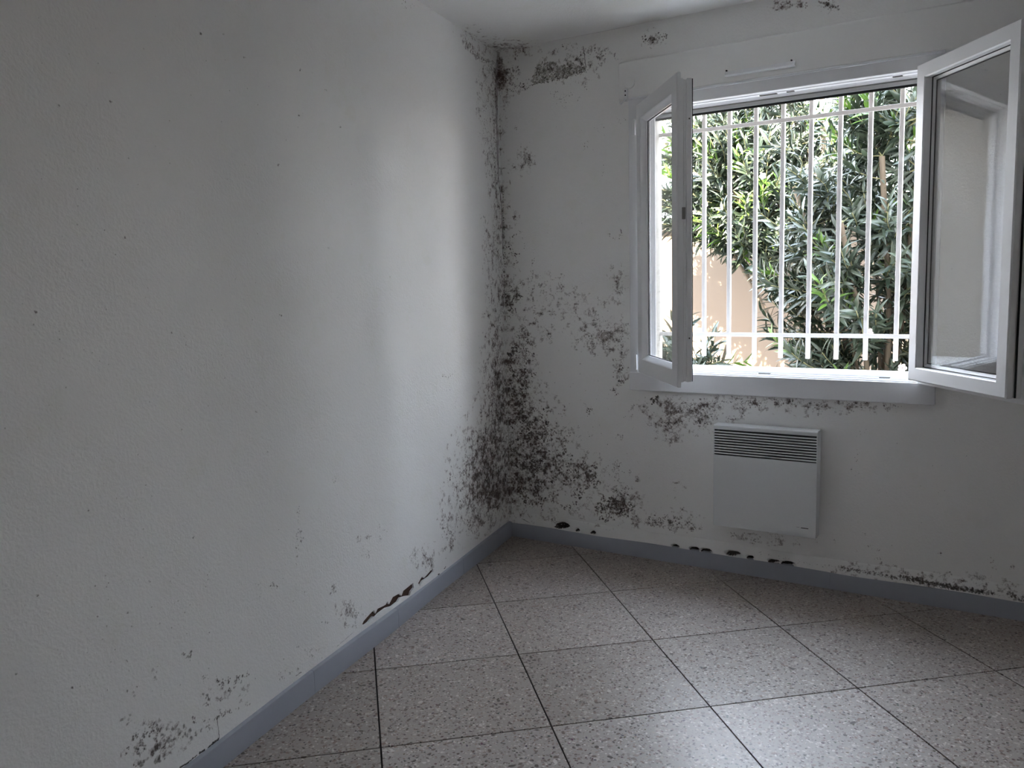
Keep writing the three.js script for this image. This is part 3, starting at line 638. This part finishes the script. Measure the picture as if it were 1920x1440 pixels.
{
  const [l, , x1, h] = sash('casement', 'white casement sash standing half open on the side of the mouldy corner', 1, HXL, -TL);
  mesh('latch_plate', rbox(x1 - 0.0195, x1 - 0.0165, h * 0.545, h * 0.545 + 0.045, -0.040, -0.026, 0.001), M.latch, l);
  mesh('seal_lip', box(x1 - 0.0185, x1 - 0.0165, 0.02, h - 0.02, -0.0685, -0.0655), M.gasket, l);
  for (const y of [0.16, 0.86]) mesh('screw', new THREE.CylinderGeometry(0.003, 0.003, 0.003, 10).rotateZ(Math.PI / 2).translate(x1 - 0.0175, h * y, -0.055), M.metal, l);
  const [r, x0, , h2] = sash('casement_001', 'white casement sash swung wide open with reflections in its glass', -1, HXR, TR);
  // meeting strip and handle on the room side of the free stile
  mesh('meeting_strip', rbox(x0 - 0.016, x0 + 0.022, 0.012, h2 - 0.012, 0.0002, 0.011, 0.004), M.pvc, r);
  mesh('seal_lip', box(x0 + 0.0165, x0 + 0.0185, 0.02, h2 - 0.02, -0.040, -0.034), M.gasket, r);
  const hd = mesh('handle', rbox(x0 + 0.026, x0 + 0.054, 0.53, 0.66, 0.0003, 0.012, 0.004), M.metal, r);
  mesh('lever', mergeGeometries([new THREE.CylinderGeometry(0.007, 0.007, 0.04, 12).rotateX(Math.PI / 2).translate(x0 + 0.04, 0.63, 0.030), rbox(x0 + 0.032, x0 + 0.048, 0.50, 0.64, 0.040, 0.054, 0.006)].map((q) => (q.index ? q.toNonIndexed() : q))), M.metal, hd);
}
// plastered shutter box above the window
{
  const g = group('shutter_box', { label: 'white boxed-in roller shutter casing above the window', category: 'shutter box' }, [0, 0, 0]);
  mesh('casing', rbox(0.650, 2.60, FY1 + 0.0005, 2.272, -0.004, 0.020, 0.011, 4), M.casing, g);
  mesh('bottom_bead', rbox(0.700, 1.967, FY1 - 0.003, FY1 + 0.006, 0.0142, 0.024, 0.003), M.frame, g);
  const s = group('roller_shutter', { label: 'grey roller shutter rolled up to its end slat behind the window head', category: 'shutter' }, [0, 0, 0]);
  mesh('slat', rbox(RX0 + 0.001, RX1 - 0.001, 2.068, 2.0985, -0.128, -0.116, 0.003), M.shutter, s);
  mesh('end_slat', rbox(RX0 + 0.001, RX1 - 0.001, 2.032, 2.0675, -0.130, -0.114, 0.003), M.shutter, s);
  mesh('rubber_strip', box(RX0 + 0.004, RX1 - 0.004, 2.023, 2.0325, -0.127, -0.117), M.gasket, s);
}
{
  const g = group('air_vent', { label: 'narrow white air vent strip screwed on the shutter casing', category: 'vent' }, [1.287, 2.1455, 0.0198]);
  const sh = new THREE.Shape(); sh.moveTo(0, -0.011); sh.lineTo(0.013, -0.006); sh.lineTo(0.013, -0.002); sh.lineTo(0.004, 0.011); sh.lineTo(0, 0.011); sh.closePath();
  const geo = new THREE.ExtrudeGeometry(sh, { depth: 0.285, bevelEnabled: false }).rotateY(-Math.PI / 2).translate(0.1425, 0, 0);
  mesh('vent_cover', geo, M.pvc, g);
  for (const x of [-0.137, 0.128]) mesh('screw', new THREE.CylinderGeometry(0.0035, 0.0035, 0.008, 10).rotateX(Math.PI / 2).translate(x, 0.014, 0.003), M.dark, g);
}
{
  const g = group('crank_fitting', { label: 'small white shutter crank fitting with round rose and hook', category: 'fitting' }, [0.705, 2.158, 0.0198]);
  mesh('rose', new THREE.CylinderGeometry(0.0235, 0.026, 0.006, 32).rotateX(Math.PI / 2).translate(0.004, 0.018, 0.0032), M.casing, g);
  mesh('rose_rim', new THREE.TorusGeometry(0.0245, 0.0022, 8, 32).translate(0.004, 0.018, 0.005), M.casing, g);
  mesh('bracket', rbox(-0.018, -0.003, -0.062, -0.008, 0.0005, 0.014, 0.004), M.pvc, g);
  for (const y of [-0.018, -0.036]) mesh('screw', new THREE.CylinderGeometry(0.0032, 0.0032, 0.003, 12).rotateX(Math.PI / 2).translate(-0.011, y, 0.0142), M.dark, g);
  const hook = new THREE.CatmullRomCurve3([V(-0.011, -0.052, 0.012), V(-0.016, -0.062, 0.022), V(-0.026, -0.072, 0.022), V(-0.036, -0.070, 0.016), V(-0.040, -0.060, 0.012)]);
  mesh('hook', new THREE.TubeGeometry(hook, 20, 0.003, 8), M.pvc, g);
}

// ---------------------------------------------------------------- convector heater
{
  const X0 = 1.117, X1 = 1.553, Y0 = 0.226, Y1 = 0.674, D = 0.075, w = X1 - X0, h = Y1 - Y0;
  const g = group('convector_heater', { label: 'white electric convector heater with black louvre slots below the window', category: 'heater' }, [(X0 + X1) / 2, Y0, 0]);
  const x = w / 2;
  mesh('back_panel', box(-x + 0.003, x - 0.003, 0.004, h - 0.006, 0.012, 0.0135), M.steel, g);
  mesh('wall_bracket', box(-x + 0.08, x - 0.08, 0.05, h - 0.05, 0.0002, 0.012), M.steel, g);
  for (const s of [-1, 1]) mesh('side_panel', rbox(s > 0 ? x - 0.0035 : -x, s > 0 ? x : -x + 0.0035, 0, h - 0.004, 0.012, D - 0.0005, 0.0012), M.heater, g);
  mesh('front_panel', rbox(-x, x, 0, h - 0.131, D - 0.004, D, 0.0018), M.heater, g);
  mesh('bottom_panel', box(-x + 0.0036, x - 0.0036, 0.0005, 0.002, 0.0136, D - 0.0042), M.heater, g);
  const hood = new THREE.Shape();                       // rounded top plate folded down in front
  hood.moveTo(0.012, h - 0.0015); hood.lineTo(D - 0.008, h - 0.0015); hood.quadraticCurveTo(D - 0.0015, h - 0.0015, D - 0.0015, h - 0.008); hood.lineTo(D - 0.0015, h - 0.019); hood.lineTo(D, h - 0.019); hood.lineTo(D, h - 0.008); hood.quadraticCurveTo(D, h, D - 0.008, h); hood.lineTo(0.012, h); hood.closePath();
  mesh('top_cap', new THREE.ExtrudeGeometry(hood, { depth: w, bevelEnabled: false, curveSegments: 6 }).rotateY(-Math.PI / 2).translate(x, 0, 0), M.heater, g);
  for (const s of [-1, 1]) mesh('inner_liner', box(s > 0 ? x - 0.0052 : -x + 0.0036, s > 0 ? x - 0.0036 : -x + 0.0052, 0.003, h - 0.006, 0.0136, D - 0.0042), M.steel, g);
  const fins = [];                                       // heating element standing in the hollow body
  fins.push(box(-x + 0.03, x - 0.03, 0.085, 0.093, 0.030, 0.056));
  for (let i = 0; i < 30; i++) { const fx = -x + 0.035 + i * (w - 0.07) / 29; fins.push(box(fx - 0.0005, fx + 0.0005, 0.070, 0.108, 0.024, 0.062)); }
  mesh('heating_element', mergeGeometries(fins), M.steel, g);
  const pitch = 0.1116 / 9.6;
  for (let i = 0; i < 9; i++) {
    const y = h - 0.019 - pitch * (i + 0.62) - 0.0035;
    const slat = new THREE.BoxGeometry(w - 0.0074, 0.0056, 0.0022).translate(0, y, D - 0.0014);
    mesh('louvre', slat, M.heater, g);
  }
  // illegible maker's mark: a pale stub and a dark dash
  mesh('badge', box(x - 0.060, x - 0.030, 0.0375, 0.0405, D - 0.0005, D + 0.0008), M.dark, g).rotation.z = 0;
  mesh('badge_001', box(x - 0.078, x - 0.066, 0.0395, 0.0415, D - 0.0005, D + 0.0006), mat({ color: 0xa8aaac, roughness: 0.5 }), g);
  mesh('cable_outlet', rbox(-0.035, 0.025, -0.006, 0.008, 0.020, 0.050, 0.003), M.dark, g);
}

// ---------------------------------------------------------------- outside: grille, ground, garden wall, oleanders
{
  const GZ = -0.346, g = group('window_grille', { label: 'white square-bar security grille outside the open window', category: 'grille' }, [0, 0, GZ]);
  const px = [1320, 1680].map((u) => atDepth(u, 630, GZ)[0]), step = (px[1] - px[0]) / 7, b = 0.0088;
  for (let i = -5; i < 9; i++) {
    const x = px[0] + step * i;
    if (x > RX0 + 0.02 && x < RX1 - 0.02) mesh('upright_bar', rbox(x - b, x + b, atDepth(1464, 671, GZ)[1], 2.095, -b, b, 0.0015, 1), M.bar, g);
  }
  for (const v of [628, 227]) { const y = atDepth(1464, v, GZ)[1]; mesh('cross_bar', rbox(RX0 - 0.004, RX1 + 0.004, y - 0.009, y + 0.009, b - 0.001, b + 0.006, 0.0015, 1), M.bar, g); }
}
mesh('ground', box(-12, 14, -0.4, -0.25, -14, REVEAL - 0.001), M.soil, scene).userData = { kind: 'structure', label: 'bare earth between house and garden wall', category: 'ground' };
{
  const g = group('garden_wall', { kind: 'structure', label: 'beige rendered garden wall behind the oleanders', category: 'wall' }, [0, 0, -3.0]);
  mesh('wall_body', box(-9, 9, -0.4, 1.70, -0.2, 0), M.gardenWall, g);
  mesh('coping', rbox(-9, 9, 1.70, 1.752, -0.24, 0.04, 0.008), M.cap, g);
}
const leafGreens = [[0.034, 0.052, 0.031], [0.047, 0.067, 0.042], [0.024, 0.040, 0.026], [0.064, 0.083, 0.056], [0.105, 0.20, 0.032]];
const leafMats = leafGreens.map((c) => new THREE.MeshPhysicalMaterial({ color: new THREE.Color().setRGB(...c), roughness: 0.36, transmission: 0.25, thickness: 0, side: THREE.DoubleSide }));
const foliageMat = new THREE.MeshPhysicalMaterial({ color: 0xffffff, roughness: 0.38, transmission: 0.25, thickness: 0, side: THREE.DoubleSide });
const barkMat = mat({ color: 0x6b5f52, roughness: 0.9 }), twigMat = mat({ color: 0x7d7a56, roughness: 0.8 });
const petalMat = mat({ color: 0xf3d3d2, roughness: 0.8 });
function leafGeometry(curl, twist) {
  const n = 6, pos = [], index = [];
  for (let i = 0; i <= n; i++) {
    const t = i / n, w = 0.088 * Math.pow(Math.sin(Math.PI * Math.pow(t, 0.85)), 0.8) + 0.004, y = t, z = -curl * t * t, tw = twist * t;
    for (const s of [-1, 0, 1]) { const lx = s * w, lz = Math.abs(s) * w * 0.35; pos.push(lx * Math.cos(tw) - lz * Math.sin(tw), y, z + lx * Math.sin(tw) + lz * Math.cos(tw)); }
  }
  for (let i = 0; i < n; i++) for (const j of [0, 1]) { const a = i * 3 + j; index.push(a, a + 1, a + 3, a + 1, a + 4, a + 3); }
  const g = new THREE.BufferGeometry();
  g.setAttribute('position', new THREE.Float32BufferAttribute(pos, 3)); g.setIndex(index); g.computeVertexNormals();
  return g;
}
const LEAVES = [leafGeometry(0.12, 0.2), leafGeometry(0.25, -0.3), leafGeometry(0.38, 0.4)];
function flowerGeometry() {
  const parts = [];
  for (let k = 0; k < 5; k++) {
    const p = new THREE.Shape(); p.moveTo(0, 0.002); p.bezierCurveTo(-0.012, 0.008, -0.013, 0.022, 0, 0.024); p.bezierCurveTo(0.013, 0.022, 0.010, 0.008, 0, 0.002);
    parts.push(new THREE.ExtrudeGeometry(p, { depth: 0.001, bevelEnabled: false, curveSegments: 4 }).rotateX(0.35).rotateZ(k * Math.PI * 2 / 5));
  }
  return mergeGeometries(parts);
}
const FLOWER = flowerGeometry();
const UP = V(0, 1, 0);
function oleander(name, label, { x, z, crown, stems, twigs, individual, bare = [], flowers = [] }) {
  const g = group(name, { label, category: 'shrub', group: 'oleanders along the garden wall' }, [x, -0.25, z]);
  const base = V(x, -0.25, z), curves = [], inv = base.clone().negate();
  for (let i = 0; i < stems; i++) {
    const a = i / stems * 6.28 + rr(-0.3, 0.3), top = V(crown.x + Math.cos(a) * crown.rx * rr(0.35, 0.8), crown.y + crown.ry * rr(0.2, 0.75), crown.z + Math.sin(a) * crown.rz * rr(0.35, 0.8));
    const foot = base.clone().add(V(Math.cos(a) * 0.07, 0, Math.sin(a) * 0.07)), mid = foot.clone().lerp(top, 0.5).add(V(-Math.cos(a) * 0.1 + rr(-0.06, 0.06), 0.12, -Math.sin(a) * 0.1 + rr(-0.06, 0.06)));
    const c = new THREE.CatmullRomCurve3([foot, mid, top]);
    curves.push(c);
    mesh(i ? 'stem_' + String(i).padStart(3, '0') : 'stem', new THREE.TubeGeometry(c, 14, rr(0.009, 0.016), 6).translate(inv.x, inv.y, inv.z), barkMat, g);
  }
  const twigGeos = [], leaves = [], dir = V(), side = V(), q = new THREE.Quaternion(), m4 = new THREE.Matrix4();
  const samples = curves.flatMap((c) => c.getPoints(16).slice(4));
  for (let i = 0; i < twigs; i++) {
    let d; do d = V(rr(-1, 1), rr(-1, 1), rr(-1, 1)); while (d.length() > 1 || d.length() < 0.25);
    const tip = V(crown.x + d.x * crown.rx, crown.y + d.y * crown.ry, crown.z + d.z * crown.rz);
    if (bare.some((b) => Math.hypot((tip.x - b.x) / b.rx, (tip.y - b.y) / b.ry) < 1)) continue;
    let best = samples[0], bd = 1e9;
    for (const s of samples) { if (s.y > tip.y - 0.02) continue; const e = s.distanceTo(tip) + rr(0, 0.2); if (e < bd) { bd = e; best = s; } }
    const outward = V(tip.x - crown.x, 0.25 + rr(-0.25, 0.4), tip.z - crown.z).normalize();
    const ctrl = tip.clone().addScaledVector(outward, -0.24).add(V(0, rr(-0.1, 0.02), 0));
    const c = new THREE.QuadraticBezierCurve3(best.clone(), ctrl, tip), len = c.getLength();
    twigGeos.push(new THREE.TubeGeometry(c, 7, rr(0.0022, 0.0036), 4).translate(inv.x, inv.y, inv.z));
    const young = rnd() < 0.16, span = Math.min(0.42, len * 0.85), nodes = Math.round(span / 0.034);
    for (let k = 0; k <= nodes; k++) {
      const f = k / nodes, t = 1 - span / len * (1 - f), p = c.getPoint(t);
      c.getTangent(t, dir);
      side.set(rr(-1, 1), rr(-1, 1), rr(-1, 1)).cross(dir).normalize();
      const count = 3;
      for (let j = 0; j < count; j++) {
        if (rnd() < 0.12) continue;
        const around = side.clone().applyAxisAngle(dir, j * 2.094 + k * 1.05), open = rr(0.6, 1.15) * (1.1 - 0.45 * f);
        const ld = dir.clone().multiplyScalar(Math.cos(open)).addScaledVector(around, Math.sin(open)).add(V(0, -0.22 * (1 - f), 0)).normalize();
        const up = dir.clone().addScaledVector(ld, -dir.dot(ld)).normalize(), xax = new THREE.Vector3().crossVectors(ld, up).normalize();
        m4.makeBasis(xax, ld, up); q.setFromRotationMatrix(m4);
        const L = rr(0.085, 0.14) * (0.65 + 0.35 * Math.min(1, (1 - f) * 3 + 0.35));
        leaves.push({ p: p.clone(), q: q.clone(), L, v: Math.floor(rnd() * 3), c: young && f > 0.55 ? 4 : Math.floor(Math.pow(rnd(), 0.9) * 4), near: 0 });
      }
    }
  }
  const tw = mesh('twigs', mergeGeometries(twigGeos), twigMat, g); tw.userData.kind = 'stuff';
  // the leaves that show largest through the window are parts of their own
  for (const l of leaves) { const [u, v, d] = toPixel(l.p); l.near = u > 1235 && u < 1712 && v > 140 && v < 705 ? d : 99; }
  leaves.sort((a, b) => a.near - b.near);
  let n = 0;
  for (; n < leaves.length && n < individual && leaves[n].near < 50; n++) {
    const l = leaves[n], o = mesh(n ? 'leaf_' + String(n).padStart(3, '0') : 'leaf', LEAVES[l.v], leafMats[l.c], g);
    o.position.copy(l.p).add(inv); o.quaternion.copy(l.q); o.scale.setScalar(l.L);
  }
  for (let v = 0; v < 3; v++) {
    const rest = leaves.slice(n).filter((l) => l.v === v);
    if (!rest.length) continue;
    const im = new THREE.InstancedMesh(LEAVES[v], foliageMat, rest.length), col = new THREE.Color();
    im.name = v ? 'foliage_00' + v : 'foliage'; im.castShadow = im.receiveShadow = true; im.userData.kind = 'stuff';
    rest.forEach((l, i) => { im.setMatrixAt(i, m4.compose(l.p.clone().add(inv), l.q, V(l.L, l.L, l.L))); const k = rr(0.8, 1.2); im.setColorAt(i, col.setRGB(leafGreens[l.c][0] * k, leafGreens[l.c][1] * k, leafGreens[l.c][2] * k)); });
    g.add(im);
  }
  flowers.forEach(([fx, fy, fz], i) => {
    const o = mesh(i ? 'flower_' + String(i).padStart(3, '0') : 'flower', FLOWER, petalMat, g);
    o.position.set(fx, fy, fz).add(inv); o.lookAt(2, 1.4, 3); o.rotation.z = rr(0, 6);
  });
  console.log(name, leaves.length, 'leaves,', n, 'single');
}
seed = 777;
const gaps = [{ x: 0.30, y: 1.30, rx: 0.40, ry: 0.30 }, { x: -0.2, y: 1.3, rx: 0.4, ry: 0.4 }, { x: 0.42, y: 1.98, rx: 0.10, ry: 0.06 }, { x: 1.02, y: 1.95, rx: 0.12, ry: 0.10 }];
oleander('oleander_shrub', 'tall oleander shrub with dense leaves to the ground seen through the grille bars', { x: 1.52, z: -1.6, crown: { x: 1.45, y: 1.28, z: -1.6, rx: 0.68, ry: 1.34, rz: 0.46 }, stems: 9, twigs: 410, individual: 300, flowers: [atDepth(1629, 623, -1.05), atDepth(1692, 690, -1.05)] });
oleander('oleander_shrub_001', 'oleander shrub arching high over the bare stretch of garden wall', { x: 1.25, z: -2.6, crown: { x: 0.50, y: 2.04, z: -2.48, rx: 0.94, ry: 0.72, rz: 0.36 }, stems: 8, twigs: 450, individual: 300, bare: gaps, flowers: [atDepth(1322, 383, -2.0), atDepth(1430, 330, -2.0), atDepth(1530, 330, -2.0)] });
oleander('oleander_shrub_002', 'low spreading oleander shrub with bare twigs just below the grille', { x: 0.46, z: -1.6, crown: { x: 0.34, y: 0.68, z: -1.5, rx: 0.46, ry: 0.40, rz: 0.35 }, stems: 5, twigs: 85, individual: 150 });
oleander('oleander_shrub_003', 'oleander shrub beside the half open sash', { x: -1.25, z: -2.3, crown: { x: -1.25, y: 1.7, z: -2.2, rx: 0.6, ry: 0.8, rz: 0.5 }, stems: 7, twigs: 190, individual: 0 });
oleander('oleander_shrub_004', 'unseen oleander shrub added beyond the wide open sash to block daylight', { x: 2.66, z: -1.65, crown: { x: 2.64, y: 1.4, z: -1.65, rx: 0.48, ry: 1.45, rz: 0.42 }, stems: 7, twigs: 300, individual: 0 });  // added out of view; height and density cut daylight on the left wall

renderer.render(scene, camera);
